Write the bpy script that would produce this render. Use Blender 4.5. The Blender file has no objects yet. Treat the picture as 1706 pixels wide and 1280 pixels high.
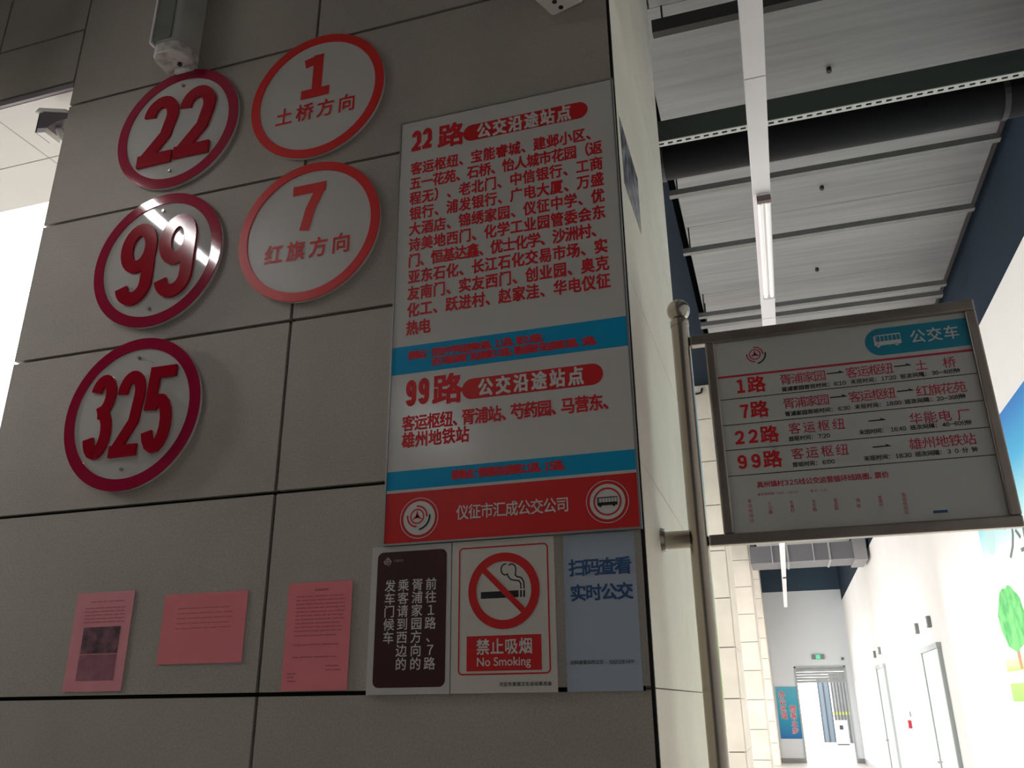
import bpy, math, random
from mathutils import Vector, Matrix
random.seed(7)
PI = math.pi
C = bpy.context.scene.collection
scene = bpy.context.scene

# ------------------------------------------------------------------ camera
cam_d = bpy.data.cameras.new('camera'); cam = bpy.data.objects.new('camera', cam_d); C.objects.link(cam)
yaw, pitch, roll = map(math.radians, (17.0324, 20.876, 0.6869))
Rc = Matrix.Rotation(yaw, 3, 'Z') @ Matrix.Rotation(pitch, 3, 'X') @ Matrix.Rotation(roll, 3, 'Y')
right, fwd, up = Rc.col[0], Rc.col[1], Rc.col[2]
M = Matrix((right, up, -fwd)).transposed().to_4x4(); M.translation = Vector((1.482, -2.2676, -0.0344))
cam.matrix_world = M
cam_d.sensor_width = 36; cam_d.lens = 36 * 1399.62 / 1706; cam_d.clip_end = 400; cam_d.clip_start = 0.05
scene.camera = cam

# ------------------------------------------------------------------ world, sun, exposure
w = bpy.data.worlds.new('World'); scene.world = w; w.use_nodes = True
bg = w.node_tree.nodes['Background']
bg.inputs[0].default_value = (1.0, 0.99, 0.975, 1); bg.inputs[1].default_value = 4.3
sun_d = bpy.data.lights.new('sun', 'SUN'); sun_d.energy = 2.0; sun_d.angle = math.radians(9); sun_d.color = (1, .95, .88)
sun = bpy.data.objects.new('sun', sun_d); C.objects.link(sun)
az, el = math.radians(9), math.radians(22)
sdir = Vector((math.cos(az) * math.cos(el), math.sin(az) * math.cos(el), -math.sin(el)))
sun.rotation_euler = sdir.to_track_quat('-Z', 'Y').to_euler(); sun.location = (-12, -3, 8)
scene.view_settings.view_transform = 'Standard'; scene.view_settings.look = 'None'
scene.view_settings.exposure = 0.0; scene.view_settings.gamma = 1; scene.view_settings.use_curve_mapping = False

# ------------------------------------------------------------------ materials
def mat(name, col, rough=.5, metal=0, spec=.5, coat=0, emit=None, estr=0):
    m = bpy.data.materials.new(name); m.use_nodes = True
    b = m.node_tree.nodes['Principled BSDF']
    b.inputs['Base Color'].default_value = (*col, 1); b.inputs['Roughness'].default_value = rough
    b.inputs['Metallic'].default_value = metal; b.inputs['Specular IOR Level'].default_value = spec
    b.inputs['Coat Weight'].default_value = coat; b.inputs['Coat Roughness'].default_value = .03
    if emit: b.inputs['Emission Color'].default_value = (*emit, 1); b.inputs['Emission Strength'].default_value = estr
    return m
def noisy(m, c1, c2, scale, detail=3, lo=.35, hi=.65, bump=0, stretch=(1, 1, 1)):
    nt = m.node_tree; b = nt.nodes['Principled BSDF']; N = nt.nodes.new; L = nt.links.new
    g = N('ShaderNodeNewGeometry'); mp = N('ShaderNodeMapping'); mp.inputs['Scale'].default_value = stretch
    L(g.outputs['Position'], mp.inputs[0])
    n = N('ShaderNodeTexNoise'); n.inputs['Scale'].default_value = scale; n.inputs['Detail'].default_value = detail
    L(mp.outputs[0], n.inputs[0])
    r = N('ShaderNodeValToRGB'); r.color_ramp.elements[0].position = lo; r.color_ramp.elements[1].position = hi
    r.color_ramp.elements[0].color = (*c1, 1); r.color_ramp.elements[1].color = (*c2, 1)
    L(n.outputs[0], r.inputs[0]); L(r.outputs[0], b.inputs['Base Color'])
    if bump:
        bp = N('ShaderNodeBump'); bp.inputs['Strength'].default_value = bump; bp.inputs['Distance'].default_value = .002
        L(n.outputs[0], bp.inputs['Height']); L(bp.outputs[0], b.inputs['Normal'])
    return m
def granite(name, c, k=.22):
    m = mat(name, c, .55, spec=.35); nt = m.node_tree; b = nt.nodes['Principled BSDF']; N = nt.nodes.new; L = nt.links.new
    g = N('ShaderNodeNewGeometry')
    n1 = N('ShaderNodeTexNoise'); n1.inputs['Scale'].default_value = 170; n1.inputs['Detail'].default_value = 4; n1.inputs['Roughness'].default_value = .8
    n2 = N('ShaderNodeTexNoise'); n2.inputs['Scale'].default_value = 2.3; n2.inputs['Detail'].default_value = 4
    L(g.outputs['Position'], n1.inputs[0]); L(g.outputs['Position'], n2.inputs[0])
    r = N('ShaderNodeMapRange'); r.inputs[1].default_value = .3; r.inputs[2].default_value = .7; r.inputs[3].default_value = 1 - k; r.inputs[4].default_value = 1 + k
    L(n1.outputs[0], r.inputs[0])
    r2 = N('ShaderNodeMapRange'); r2.inputs[1].default_value = .3; r2.inputs[2].default_value = .7; r2.inputs[3].default_value = .93; r2.inputs[4].default_value = 1.07
    L(n2.outputs[0], r2.inputs[0])
    mu = N('ShaderNodeMath'); mu.operation = 'MULTIPLY'; L(r.outputs[0], mu.inputs[0]); L(r2.outputs[0], mu.inputs[1])
    v = N('ShaderNodeVectorMath'); v.operation = 'SCALE'; v.inputs[0].default_value = c; L(mu.outputs[0], v.inputs['Scale'])
    L(v.outputs[0], b.inputs['Base Color'])
    bp = N('ShaderNodeBump'); bp.inputs['Strength'].default_value = .25; bp.inputs['Distance'].default_value = .001
    L(n1.outputs[0], bp.inputs['Height']); L(bp.outputs[0], b.inputs['Normal'])
    return m
GRAN = granite('granite_grey', (.45, .415, .36))
STONE = granite('column_stone_and_lit_side', (.90, .83, .72), .08)  # pale column stone, also used for the pillar's bounce-lit right face
CORE = mat('dark_core', (.012, .010, .010), .9)
JOINTG = mat('grey_joint', (.16, .15, .14), .9)
WHITEP = noisy(mat('white_paint', (.82, .81, .79), .7), (.80, .79, .77), (.84, .83, .81), .8)
BLUEP = noisy(mat('dark_blue_paint', (.010, .022, .038), .8, spec=.2), (.009, .020, .034), (.011, .024, .042), .7)
HALLF = noisy(mat('hall_floor_absorber', (.20, .19, .18), .4), (.18, .17, .16), (.22, .21, .20), 4)
WHITEB = mat('white_paint_cool_light', (.76, .80, .84), .7)  # white paint with the cool far-end light put into its colour
BLUEF = mat('blue_paint_far_lit', (.035, .065, .10), .8)  # same blue paint, lightened for the stronger light at the far end
FLOORM = noisy(mat('floor_tiles', (.60, .58, .54), .35), (.58, .545, .515), (.66, .62, .59), 3)
GROUNDM = noisy(mat('paving', (.36, .35, .33), .8), (.46, .45, .42), (.54, .53, .50), 2)
DECKM = noisy(mat('deck_sheet', (.28, .28, .285), .45), (.25, .25, .255), (.305, .305, .31), 3, stretch=(.35, 6, 1))
RAILM = noisy(mat('galvanised_rail', (.20, .20, .20), .45, .3), (.19, .19, .19), (.22, .22, .22), 8)
DARKM = mat('black_pipe', (.008, .008, .010), .6, spec=.2)
RAILD = mat('dark_rail', (.03, .03, .03), .5)
STRUTM = mat('strut_shaded', (.07, .09, .085), .5)  # shadowed upright of the steel angle, shade put into the colour
STRUTW = mat('strut_light', (.55, .55, .53), .5)
TRUNK = mat('white_trunking', (.90, .865, .90), .5)
TUBEOFF = mat('tube_glass_glow', (.95, .93, .90), .2, emit=(1, .95, .9), estr=.28)  # tubes are off; a faint glow is added to brighten them
TUBEON = mat('tube_lit', (1, 1, 1), .3, emit=(1, .98, .96), estr=26)
STEEL = noisy(mat('stainless_steel', (.50, .45, .40), .24, 1.0), (.46, .41, .36), (.55, .50, .45), 8, stretch=(1, 1, .1))
STEELD = noisy(mat('stainless_dull', (.42, .38, .34), .32, 1.0), (.38, .34, .30), (.46, .42, .38), 8)
BLACK = mat('black_plastic', (.015, .015, .017), .4)
GREYPL = noisy(mat('grey_plastic', (.42, .42, .40), .4), (.38, .38, .36), (.46, .46, .44), 6)
PALEPL = noisy(mat('worn_white_plastic', (.62, .58, .55), .45), (.42, .37, .34), (.68, .65, .62), 28, lo=.36, hi=.52)
GRILLE = mat('grille_grey', (.19, .205, .19), .5)
PVC = mat('poster_white', (.66, .65, .63), .17, spec=.5)
PVC2 = mat('acrylic_white', (.62, .60, .58), .35, spec=.5)
GLOSSW = mat('gloss_white', (.66, .65, .63), .06, spec=.6, coat=.6)
GLOSSR = mat('gloss_crimson', (.40, .006, .045), .08, spec=.6, coat=.6)
NUMR = mat('crimson_number', (.40, .004, .02), .12, spec=.5)
RED = mat('red_print', (.72, .022, .020), .4)
TRED = mat('red_letter', (.70, .012, .022), .45)
BAND = mat('blue_print', (.004, .34, .62), .5, spec=.25)
TBAND = mat('sign_blue', (.012, .27, .42), .35)
REDB = mat('red_band', (.66, .018, .018), .35)
WPR = mat('white_print', (.72, .71, .69), .45)
BPR = mat('black_print', (.012, .012, .014), .5)
MAROON = mat('maroon_print', (.055, .012, .014), .4)
BOARDW = mat('board_white', (.60, .62, .61), .35)
PINKL = mat('crimson_thin', (.60, .03, .07), .45)
PALEB = mat('pale_blue_print', (.44, .50, .60), .5)
DKBLUE = mat('title_blue', (.03, .10, .26), .5)
PINK = noisy(mat('pink_paper', (.94, .26, .30), .8), (.92, .25, .29), (.96, .27, .31), 12)
PINK2 = noisy(mat('pink_paper_pale', (.90, .35, .40), .8), (.86, .33, .38), (.92, .37, .42), 12)
PINKD = mat('pink_dash', (.62, .15, .18), .8)
PHOTO = noisy(mat('photo_print', (.1, .04, .06), .7), (.05, .02, .03), (.28, .11, .15), 26, 5)
PHOTO2 = noisy(mat('photo_faint', (.35, .12, .17), .7), (.30, .10, .14), (.40, .15, .20), 26, 5)
RFPH = noisy(mat('right_photo', (.1, .11, .16), .25), (.02, .022, .04), (.30, .31, .40), 14, 6, lo=.45, hi=.58, stretch=(1, 3, 1))
ALU = mat('aluminium_edge', (.45, .45, .45), .35, .8)
DOORM = mat('door_paint', (.70, .76, .76), .5)
FRAMEM = mat('door_frame_grey', (.42, .47, .47), .5)
SHUT = noisy(mat('shutter_grey', (.42, .44, .45), .5), (.38, .40, .41), (.46, .48, .49), 4)
GREENS = mat('exit_green', (.05, .55, .30), .4, emit=(.1, .8, .45), estr=.5)
GREYS = mat('exit_case', (.22, .25, .24), .5)
SKIRT = mat('skirting', (.30, .31, .32), .5)
SLATB = mat('slat_dark', (.05, .05, .055), .5)
BLUEGREY = mat('blue_grey_panel', (.16, .21, .26), .6)
LIME = mat('lime_band', (.60, .70, .12), .6)
HALLW = mat('hall_wall', (.20, .19, .18), .8)
HALLC = mat('hall_ceiling', (.20, .20, .19), .8)
def ramp_mat(name, axis, stops, a, b):
    m = mat(name, (1, 1, 1), .6); nt = m.node_tree; N = nt.nodes.new; L = nt.links.new
    g = N('ShaderNodeNewGeometry'); s = N('ShaderNodeSeparateXYZ'); L(g.outputs['Position'], s.inputs[0])
    r = N('ShaderNodeMapRange'); r.inputs[1].default_value = a; r.inputs[2].default_value = b
    L(s.outputs[axis], r.inputs[0]); cr = N('ShaderNodeValToRGB'); e = cr.color_ramp.elements
    e[0].position, e[0].color = stops[0][0], (*stops[0][1], 1); e[1].position, e[1].color = stops[-1][0], (*stops[-1][1], 1)
    for p, c in stops[1:-1]:
        x = e.new(p); x.color = (*c, 1)
    L(r.outputs[0], cr.inputs[0]); L(cr.outputs[0], nt.nodes['Principled BSDF'].inputs['Base Color']); return m
MURAL = ramp_mat('mural_print', 2, [(0, (.28, .55, .10)), (.12, (.42, .72, .18)), (.2, (.78, .80, .80)), (.5, (.82, .83, .82)), (.66, (.35, .68, .72)), (.82, (.05, .42, .70)), (1, (.02, .20, .58))], -.06, 2.17)
FARBLUE = ramp_mat('notice_print', 2, [(0, (.02, .17, .45)), (.5, (.03, .38, .55)), (1, (.12, .45, .60))], -1.14, .39)

# ------------------------------------------------------------------ mesh building
ORG = {}
class MB:
    def __init__(s): s.v = []; s.f = []
    def add(s, vs, fs):
        n = len(s.v); s.v += [tuple(v) for v in vs]; s.f += [tuple(i + n for i in f) for f in fs]; return s
    def box(s, x0, x1, y0, y1, z0, z1):
        return s.add([(x, y, z) for x in (x0, x1) for y in (y0, y1) for z in (z0, z1)],
                     [(0, 1, 3, 2), (4, 6, 7, 5), (0, 4, 5, 1), (2, 3, 7, 6), (0, 2, 6, 4), (1, 5, 7, 3)])
    def prism(s, pts, y0, y1):            # polygon in XZ, from y0 (front) to y1 (back)
        n = len(pts); s.add([(x, y0, z) for x, z in pts] + [(x, y1, z) for x, z in pts],
            [tuple(range(n)), tuple(range(2 * n - 1, n - 1, -1))] + [(i, n + i, n + (i + 1) % n, (i + 1) % n) for i in range(n)]); return s
    def prismx(s, pts, x0, x1):           # polygon in YZ
        n = len(pts); s.add([(x0, y, z) for y, z in pts] + [(x1, y, z) for y, z in pts],
            [tuple(range(n)), tuple(range(2 * n - 1, n - 1, -1))] + [(i, n + i, n + (i + 1) % n, (i + 1) % n) for i in range(n)]); return s
    def prismz(s, pts, z0, z1):
        n = len(pts); s.add([(x, y, z0) for x, y in pts] + [(x, y, z1) for x, y in pts],
            [tuple(range(n - 1, -1, -1)), tuple(range(n, 2 * n))] + [(i, (i + 1) % n, n + (i + 1) % n, n + i) for i in range(n)]); return s
    def flat(s, pts, y):
        return s.add([(x, y, z) for x, z in pts], [tuple(range(len(pts)))])
    def ring(s, cx, cz, r0, r1, y0, y1, a0=0, a1=2 * PI, n=72, ex=1, ez=1):
        full = abs(a1 - a0 - 2 * PI) < 1e-6; k = n if full else n + 1; vs = []
        for i in range(k):
            a = a0 + (a1 - a0) * i / n
            for r, y in ((r0, y0), (r1, y0), (r0, y1), (r1, y1)): vs.append((cx + r * ex * math.cos(a), y, cz + r * ez * math.sin(a)))
        fs = []
        for i in range(n):
            j = (i + 1) % k
            for a, b in ((0, 1), (1, 3), (3, 2), (2, 0)): fs.append((4 * i + a, 4 * i + b, 4 * j + b, 4 * j + a))
        return s.add(vs, fs)
    def flatring(s, cx, cz, r0, r1, y, a0=0, a1=2 * PI, n=64):
        vs = []; fs = []
        for i in range(n + 1):
            a = a0 + (a1 - a0) * i / n
            vs += [(cx + r0 * math.cos(a), y, cz + r0 * math.sin(a)), (cx + r1 * math.cos(a), y, cz + r1 * math.sin(a))]
            if i: fs.append((2 * i - 2, 2 * i - 1, 2 * i + 1, 2 * i))
        return s.add(vs, fs)
    def stroke(s, pts, wd, y0, y1=None):   # thick polyline in XZ
        n = len(pts); ls = []; rs = []
        for i in range(n):
            a = Vector(pts[max(i - 1, 0)]); b = Vector(pts[i]); c = Vector(pts[min(i + 1, n - 1)])
            d1 = (b - a).normalized() if i > 0 else (c - b).normalized(); d2 = (c - b).normalized() if i < n - 1 else d1
            n1 = Vector((-d1.y, d1.x)); n2 = Vector((-d2.y, d2.x)); m = (n1 + n2)
            m = m.normalized() if m.length > 1e-4 else n1; k = min(wd / 2 / max(m.dot(n1), .45), wd)
            ls.append(b + m * k); rs.append(b - m * k)
        vs = [(p.x, y0, p.y) for p in ls + rs]; fs = [(i, i + 1, n + i + 1, n + i) for i in range(n - 1)]
        if y1 is not None:
            vs += [(p.x, y1, p.y) for p in ls + rs]
            for i in range(n - 1):
                fs += [(i, i + 1, 2 * n + i + 1, 2 * n + i), (n + i, n + i + 1, 3 * n + i + 1, 3 * n + i)]
            fs += [(0, n, 3 * n, 2 * n), (n - 1, 2 * n - 1, 4 * n - 1, 3 * n - 1)]
        return s.add(vs, fs)
    def cyl(s, p0, p1, r, n=20, r1=None, caps=True):
        p0 = Vector(p0); p1 = Vector(p1); d = (p1 - p0).normalized(); r1 = r if r1 is None else r1
        a = d.orthogonal().normalized(); b = d.cross(a); vs = []
        for p, q in ((p0, r), (p1, r1)):
            for i in range(n):
                t = 2 * PI * i / n; vs.append(p + a * q * math.cos(t) + b * q * math.sin(t))
        fs = [(i, (i + 1) % n, n + (i + 1) % n, n + i) for i in range(n)]
        if caps: fs += [tuple(range(n - 1, -1, -1)), tuple(range(n, 2 * n))]
        return s.add(vs, fs)
    def lathe(s, prof, cx, cy, n=32):      # prof: (r, z)
        vs = []; fs = []
        for r, z in prof:
            for i in range(n): t = 2 * PI * i / n; vs.append((cx + r * math.cos(t), cy + r * math.sin(t), z))
        for k in range(len(prof) - 1):
            for i in range(n): j = (i + 1) % n; fs.append((k * n + i, k * n + j, (k + 1) * n + j, (k + 1) * n + i))
        return s.add(vs, fs)
    def build(s, name, m, parent=None, smooth=False, bevel=0, org=None):
        o0 = Vector(ORG.get(parent.name, (0, 0, 0))) if parent else Vector(org or (0, 0, 0))
        me = bpy.data.meshes.new(name); me.from_pydata([tuple(Vector(v) - o0) for v in s.v], [], s.f); me.materials.append(m)
        me.validate(); me.update()
        o = bpy.data.objects.new(name, me); C.objects.link(o)
        if parent: o.parent = parent
        else: o.location = o0
        ORG[o.name] = tuple(o0)
        if smooth:
            for p in me.polygons: p.use_smooth = True
            try: me.set_sharp_from_angle(angle=math.radians(35))
            except Exception: pass
        if bevel:
            b = o.modifiers.new('bevel', 'BEVEL'); b.width = bevel; b.segments = 3; b.limit_method = 'ANGLE'
        return o
def tag(o, label=None, cat=None, group=None, kind=None):
    if label: o['label'] = label
    if cat: o['category'] = cat
    if group: o['group'] = group
    if kind: o['kind'] = kind
    return o
def thing(name, loc, label=None, cat=None, group=None, kind=None):
    o = bpy.data.objects.new(name, None); C.objects.link(o); o.location = loc; o.empty_display_size = .1; ORG[o.name] = tuple(loc)
    return tag(o, label, cat, group, kind)
def bx(*a): return MB().box(*a)
def copy_tree(o, dloc, label=None):
    c = o.copy(); C.objects.link(c); c.location = Vector(o.location) + Vector(dloc); ORG[c.name] = tuple(c.location)
    if label: c['label'] = label
    for ch in o.children:
        d = ch.copy(); C.objects.link(d); d.parent = c
        for g in ch.children: e = g.copy(); C.objects.link(e); e.parent = d
    return c
_pan = {}
def panel(parent, x0, x1, y0, y1, z0, z1, m, name='panel'):
    key = (round(x1 - x0, 4), round(y1 - y0, 4), round(z1 - z0, 4), m.name, name)
    if key not in _pan:
        dx, dy, dz = (x1 - x0) / 2, (y1 - y0) / 2, (z1 - z0) / 2
        me = bpy.data.meshes.new(name); b = MB().box(-dx, dx, -dy, dy, -dz, dz)
        me.from_pydata(b.v, [], b.f); me.materials.append(m); me.update(); _pan[key] = me
    o = bpy.data.objects.new(name, _pan[key]); C.objects.link(o); o.parent = parent
    o.location = Vector(((x0 + x1) / 2, (y0 + y1) / 2, (z0 + z1) / 2)) - Vector(ORG[parent.name]); return o

# ------------------------------------------------------------------ lettering (glyph outlines from Blender's own built-in font)
FW = {c: chr(ord(c) + 0xFEE0) for c in '0123456789:-ABCDEFGHIJKLMNOPQRSTUVWXYZabcdefghijklmnopqrstuvwxyz'}
_gl = {}
def glyph(c):
    if c in _gl: return _gl[c]
    cu = bpy.data.curves.new('glyph', 'FONT'); cu.body = FW.get(c, c); cu.resolution_u = 3; cu.size = 1
    o = bpy.data.objects.new('glyph', cu); me = bpy.data.meshes.new_from_object(o)
    vs = [(v.co.x, v.co.y) for v in me.vertices]; fs = [tuple(p.vertices) for p in me.polygons]
    bpy.data.objects.remove(o); bpy.data.curves.remove(cu); bpy.data.meshes.remove(me)
    k = 1 / 0.92 if False else 1
    if c in FW:
        x0 = min(v[0] for v in vs); x1 = max(v[0] for v in vs); vs = [(x - x0 + .04, y) for x, y in vs]; adv = x1 - x0 + .09
    else: adv = .97
    _gl[c] = (vs, fs, adv); return _gl[c]
_r = glyph('国'); EMZ0 = min(v[1] for v in _r[0]); EMZ1 = max(v[1] for v in _r[0]); EMX0 = min(v[0] for v in _r[0]); EMX1 = max(v[0] for v in _r[0])
EMW = EMX1 - EMX0; EMH = EMZ1 - EMZ0
def text(s, x0, x1, zc, h, y, bold=0, wf=None, mb=None, punct=.72, only=None):
    """a line of lettering between x0 and x1, height h, ink centred on zc, lying on plane y"""
    mb = mb or MB(); sz = h / EMH; adv = []
    for c in s:
        if c == ' ': adv.append(.5); continue
        a = glyph(c)[2] if c in FW else (EMW * 1.06)
        if c in '、，；。：': a *= punct
        adv.append(a)
    tot = sum(adv) - .06; px = (x1 - x0) / tot; sx = wf * sz if wf else min(sz, px)
    cur = x0
    for k_, (c, a) in enumerate(zip(s, adv)):
        if c != ' ' and (only is None or k_ == only):
            vs, fs, _ = glyph(c); off = (a * px - (a) * sx) / 2 - (0 if c in FW else EMX0 * sx)
            if c in FW: off = (a * px - a * sx) / 2
            d = bold * h
            offs = ((0, 0),) if not bold else ((-d, -d), (d, d), (-d, d), (d, -d), (0, 0))
            for q, (ox, oz) in enumerate(offs):
                mb.add([(cur + off + vx * sx + ox, y - q * .00004, zc + (vy - (EMZ0 + EMZ1) / 2) * sz + oz) for vx, vy in vs], fs)
        cur += a * px
    return mb
def chars(par, m, s, *a, **k):
    for i, c in enumerate(s):
        if c != ' ': text(s, *a, only=i, **k).build('character', m, par)
def digits(par, m, s, *boxes, name='digit'):
    for c, b in zip(s, boxes): digit(c, *b).build(name, m, par)
def vtext(s, xc, z0, z1, wd, y, bold=0, mb=None):
    mb = mb or MB(); n = len(s); pz = (z0 - z1) / n
    for i, c in enumerate(s):
        text(c, xc - wd / 2, xc + wd / 2, z0 - pz * (i + .5), min(wd, pz * .92) if c != ' ' else 1, y, bold, mb=mb)
    return mb
def arc(cx, cz, rx, rz, a0, a1, n=14):
    return [(cx + rx * math.cos(math.radians(a0 + (a1 - a0) * i / n)), cz + rz * math.sin(math.radians(a0 + (a1 - a0) * i / n))) for i in range(n + 1)]
def digit(c, x0, x1, z0, z1, t, y0, y1=None, mb=None):
    """bold condensed poster numeral drawn as thick strokes"""
    mb = mb or MB(); W = x1 - x0; H = z1 - z0; h = t / 2; L = x0 + h; R = x1 - h; B = z0 + h; T = z1 - h; cx = (x0 + x1) / 2; rx = (R - L) / 2
    k = [0]
    def S(p): mb.stroke(p, t, y0 - k[0] * .00006, y1); k[0] += 1
    if c == '2':
        S(arc(cx, T - H * .21, rx, H * .21, 178, -15) + [(L + W * .55, B + H * .33), (L + W * .04, B + H * .02)]); S([(x0, B), (x1 - W * .02, B)])
    elif c == '9':
        cz = T - H * .22; S(arc(cx, cz, rx, H * .235, 0, 360, 24)); S([(R, cz + .001), (R, B + H * .24)] + arc(cx, B + H * .2, rx, H * .2, 0, -165)[1:])
    elif c == '3':
        S(arc(cx, T - H * .19, rx * .94, H * .19, 165, -60)); S(arc(cx, T - H * .19, rx * .94, H * .19, -60, -80, 3) + [(cx - W * .1, T - H * .40)])
        S([(cx - W * .1, T - H * .40)] + arc(cx, B + H * .24, rx, H * .235, 85, -165))
    elif c == '5':
        S([(x1 - W * .04, T), (L + W * .04, T)]); S([(L + W * .05, z1), (L, T - H * .44)])
        S(arc(cx, B + H * .27, rx, H * .27, 140, -160))
    elif c == '1':
        S([(cx + W * .04, z1), (cx + W * .04, z0)]); S([(x0 + W * .06, T - H * .07), (cx + W * .06, T - H * .0)]); S([(x0, z0 + t * .32), (x1, z0 + t * .32)])
    elif c == '7':
        S([(x0, T), (x1, T)]); S([(x1 - W * .12, z1 - t * .3), (cx + W * .08, z0 + H * .45), (cx - W * .06, z0)])
    return mb
def rrect(x0, x1, z0, z1, r, n=8):
    p = []
    for cx, cz, a in ((x1 - r, z1 - r, 0), (x0 + r, z1 - r, 90), (x0 + r, z0 + r, 180), (x1 - r, z0 + r, 270)):
        p += [(cx + r * math.cos(math.radians(a + 90 * i / n)), cz + r * math.sin(math.radians(a + 90 * i / n))) for i in range(n + 1)]
    return p
def circ(cx, cz, r, n=64): return [(cx + r * math.cos(2 * PI * i / n), cz + r * math.sin(2 * PI * i / n)) for i in range(n)]

# ------------------------------------------------------------------ the setting
FZ = -1.83; WX = 3.42; CZ = 4.6
tag(bx(-7, WX + .2, -9, 28, FZ - .2, FZ).build('floor', FLOORM), kind='structure')
tag(bx(-6.8, WX, -9, -.3, FZ + .0002, FZ + .004).build('floor_2', HALLF), 'dark sheet added over the hall floor to cut bounce light on the pillar', kind='structure')  # unseen dark sheet added so less light bounces onto the pillar front
tag(bx(-90, 60, -9, 160, FZ - .6, FZ - .21).build('ground', GROUNDM), kind='structure')
wr = tag(bx(WX, WX + .25, -9, 27.6, FZ, 3.0).build('wall_right', WHITEP), 'white painted corridor wall carrying the mural and doors', kind='structure')
bx(WX - .004, WX + .25, -9, 27.6, 3.0, CZ).build('upper_band', BLUEP, wr)['label'] = 'dark blue painted band above the white wall'
wb = tag(MB().box(.2, 1.72, 27.6, 27.85, FZ, 3.35).box(3.19, WX, 27.6, 27.85, FZ, 3.35).box(1.72, 3.19, 27.6, 27.85, .95, 3.35).build('wall_back', WHITEB), kind='structure')
bx(.2, WX, 27.596, 27.85, 3.35, CZ).build('upper_band', BLUEF, wb)['label'] = 'dark blue painted band above the white wall'
tag(bx(.96, 1.72, 27.58, 27.6, FZ, FZ + .13).box(3.19, WX, 27.58, 27.6, FZ, FZ + .13).build('baseboard_back', SKIRT), kind='structure')
tag(bx(WX - .015, WX, 11.9, 17.2, FZ, FZ + .13).box(WX - .015, WX, 19.3, 27.58, FZ, FZ + .13).build('baseboard_right', SKIRT), kind='structure')
tag(bx(-7, -6.8, -9, -1.0, FZ, CZ).build('wall_left_blocker', HALLW), kind='structure')  # unseen wall added to block side light; its gap lets some graze in
tag(bx(-7, WX + .2, -9.2, -9, FZ, CZ).build('wall_front', HALLW), kind='structure')
tag(MB().box(-7, WX + .2, -9, .7, CZ, CZ + .2).box(-3.6, WX + .2, .7, 28, CZ, CZ + .2).build('ceiling', HALLC), kind='structure')  # corridor roof widened leftward out of view to shade the column tops
# opening at the far end with its rolled-down shutter
sh = tag(bx(1.72, 3.19, 27.7, 27.82, .90, .95).build('door_3', SHUT), 'grey roller shutter lowered a little in the far opening', kind='structure')
for i in range(5): panel(sh, 1.73, 3.18, 27.66, 27.69, .50 + .082 * i, .575 + .082 * i, SHUT, 'shutter_slat')
MB().box(1.69, 1.74, 27.57, 27.6, FZ, .99).box(3.17, 3.22, 27.57, 27.6, FZ, .99).box(1.69, 3.22, 27.57, 27.6, .95, .99).build('door_frame', FRAMEM, sh)
# doors in the right wall
def side_door(n, y0, y1, ztop, lab):
    d = tag(bx(WX - .03, WX - .005, y0 + .06, y1 - .06, FZ, ztop - .06).build('door_%d' % n, DOORM), lab, kind='structure')
    f = MB().box(WX - .05, WX, y0, y0 + .06, FZ, ztop).box(WX - .05, WX, y1 - .06, y1, FZ, ztop).box(WX - .06, WX, y0 - .02, y1 + .02, ztop - .07, ztop)
    f.build('door_frame', FRAMEM, d)
    MB().cyl((WX - .09, y1 - .16, -.85), (WX - .09, y1 - .28, -.85), .012, 10).cyl((WX - .03, y1 - .16, -.85), (WX - .09, y1 - .16, -.85), .012, 10).build('door_handle', STEEL, d)
side_door(1, 10.27, 11.85, .66, 'nearer pale door in the white wall'); side_door(2, 17.4, 19.1, .67, 'farther pale door in the white wall')

# ------------------------------------------------------------------ granite pillar
JT = .012
pil = thing('tiled_pillar', (0, .75, FZ), 'big square pillar clad in grey granite slabs, carrying all the bus signs', 'pillar')
bx(-1.17, 1.131, .022, 1.5, FZ, CZ).build('core', CORE, pil)
rows = [FZ, -1.2, -.6, 0, .6, 1.2, 1.8, 2.4, 3.0, 3.6, 4.2, CZ]
for a, b in zip(rows, rows[1:]):
    for x0, x1 in ((-1.194, 0), (0, 1.146)):
        dy = random.uniform(-.0006, .0006)
        panel(pil, x0 + (JT / 2 if x0 == 0 else 0), x1 - (JT / 2 if x1 == 0 else 0), dy, .025 + dy, a + JT / 2, b - JT / 2, GRAN, 'granite_slab')
    panel(pil, 1.131, 1.156, .016, 1.5, a + .0015, b - .0015, STONE, 'side_slab')  # right-face granite in paler stone: bounce light put into the colour
    panel(pil, -1.194, -1.17, .03, 1.5, a + JT / 2, b - JT / 2, GRAN, 'side_slab')
bx(1.1462, 1.1552, .003, .0155, FZ, CZ).build('corner_joint', CORE, pil)

# fascia beam to the left of the pillar
fb = thing('granite_beam', (-4, .3, 2.5), 'granite-clad beam joining the pillar at upper left, its white soffit showing beneath', 'beam')
bx(-6.9, -1.2, .03, .66, 2.535, CZ).build('core', CORE, fb)
bx(-6.9, -1.198, -.002, .012, 2.5, 2.526).build('edge_lip', mat('lip_grey', (.34, .30, .33), .6), fb)
fr = [2.534, 2.825, 3.425, 4.025, CZ]; k = 0
for a, b in zip(fr, fr[1:]):
    xs = [-6.9, -5.29, -4.09, -2.89, -1.69, -1.198]
    for x0, x1 in zip(xs, xs[1:]): panel(fb, x0 + JT / 2, x1 - JT / 2, 0, .025, a + JT / 2, b - JT / 2, GRAN, 'granite_slab')
for x0, x1 in zip(xs, xs[1:]):
    for y0, y1 in ((.014, .37), (.37, .68)): panel(fb, x0 + .003, x1 - .003, y0 + .003, y1 - .003, 2.5, 2.53, WHITEP, 'soffit_panel')

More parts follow.
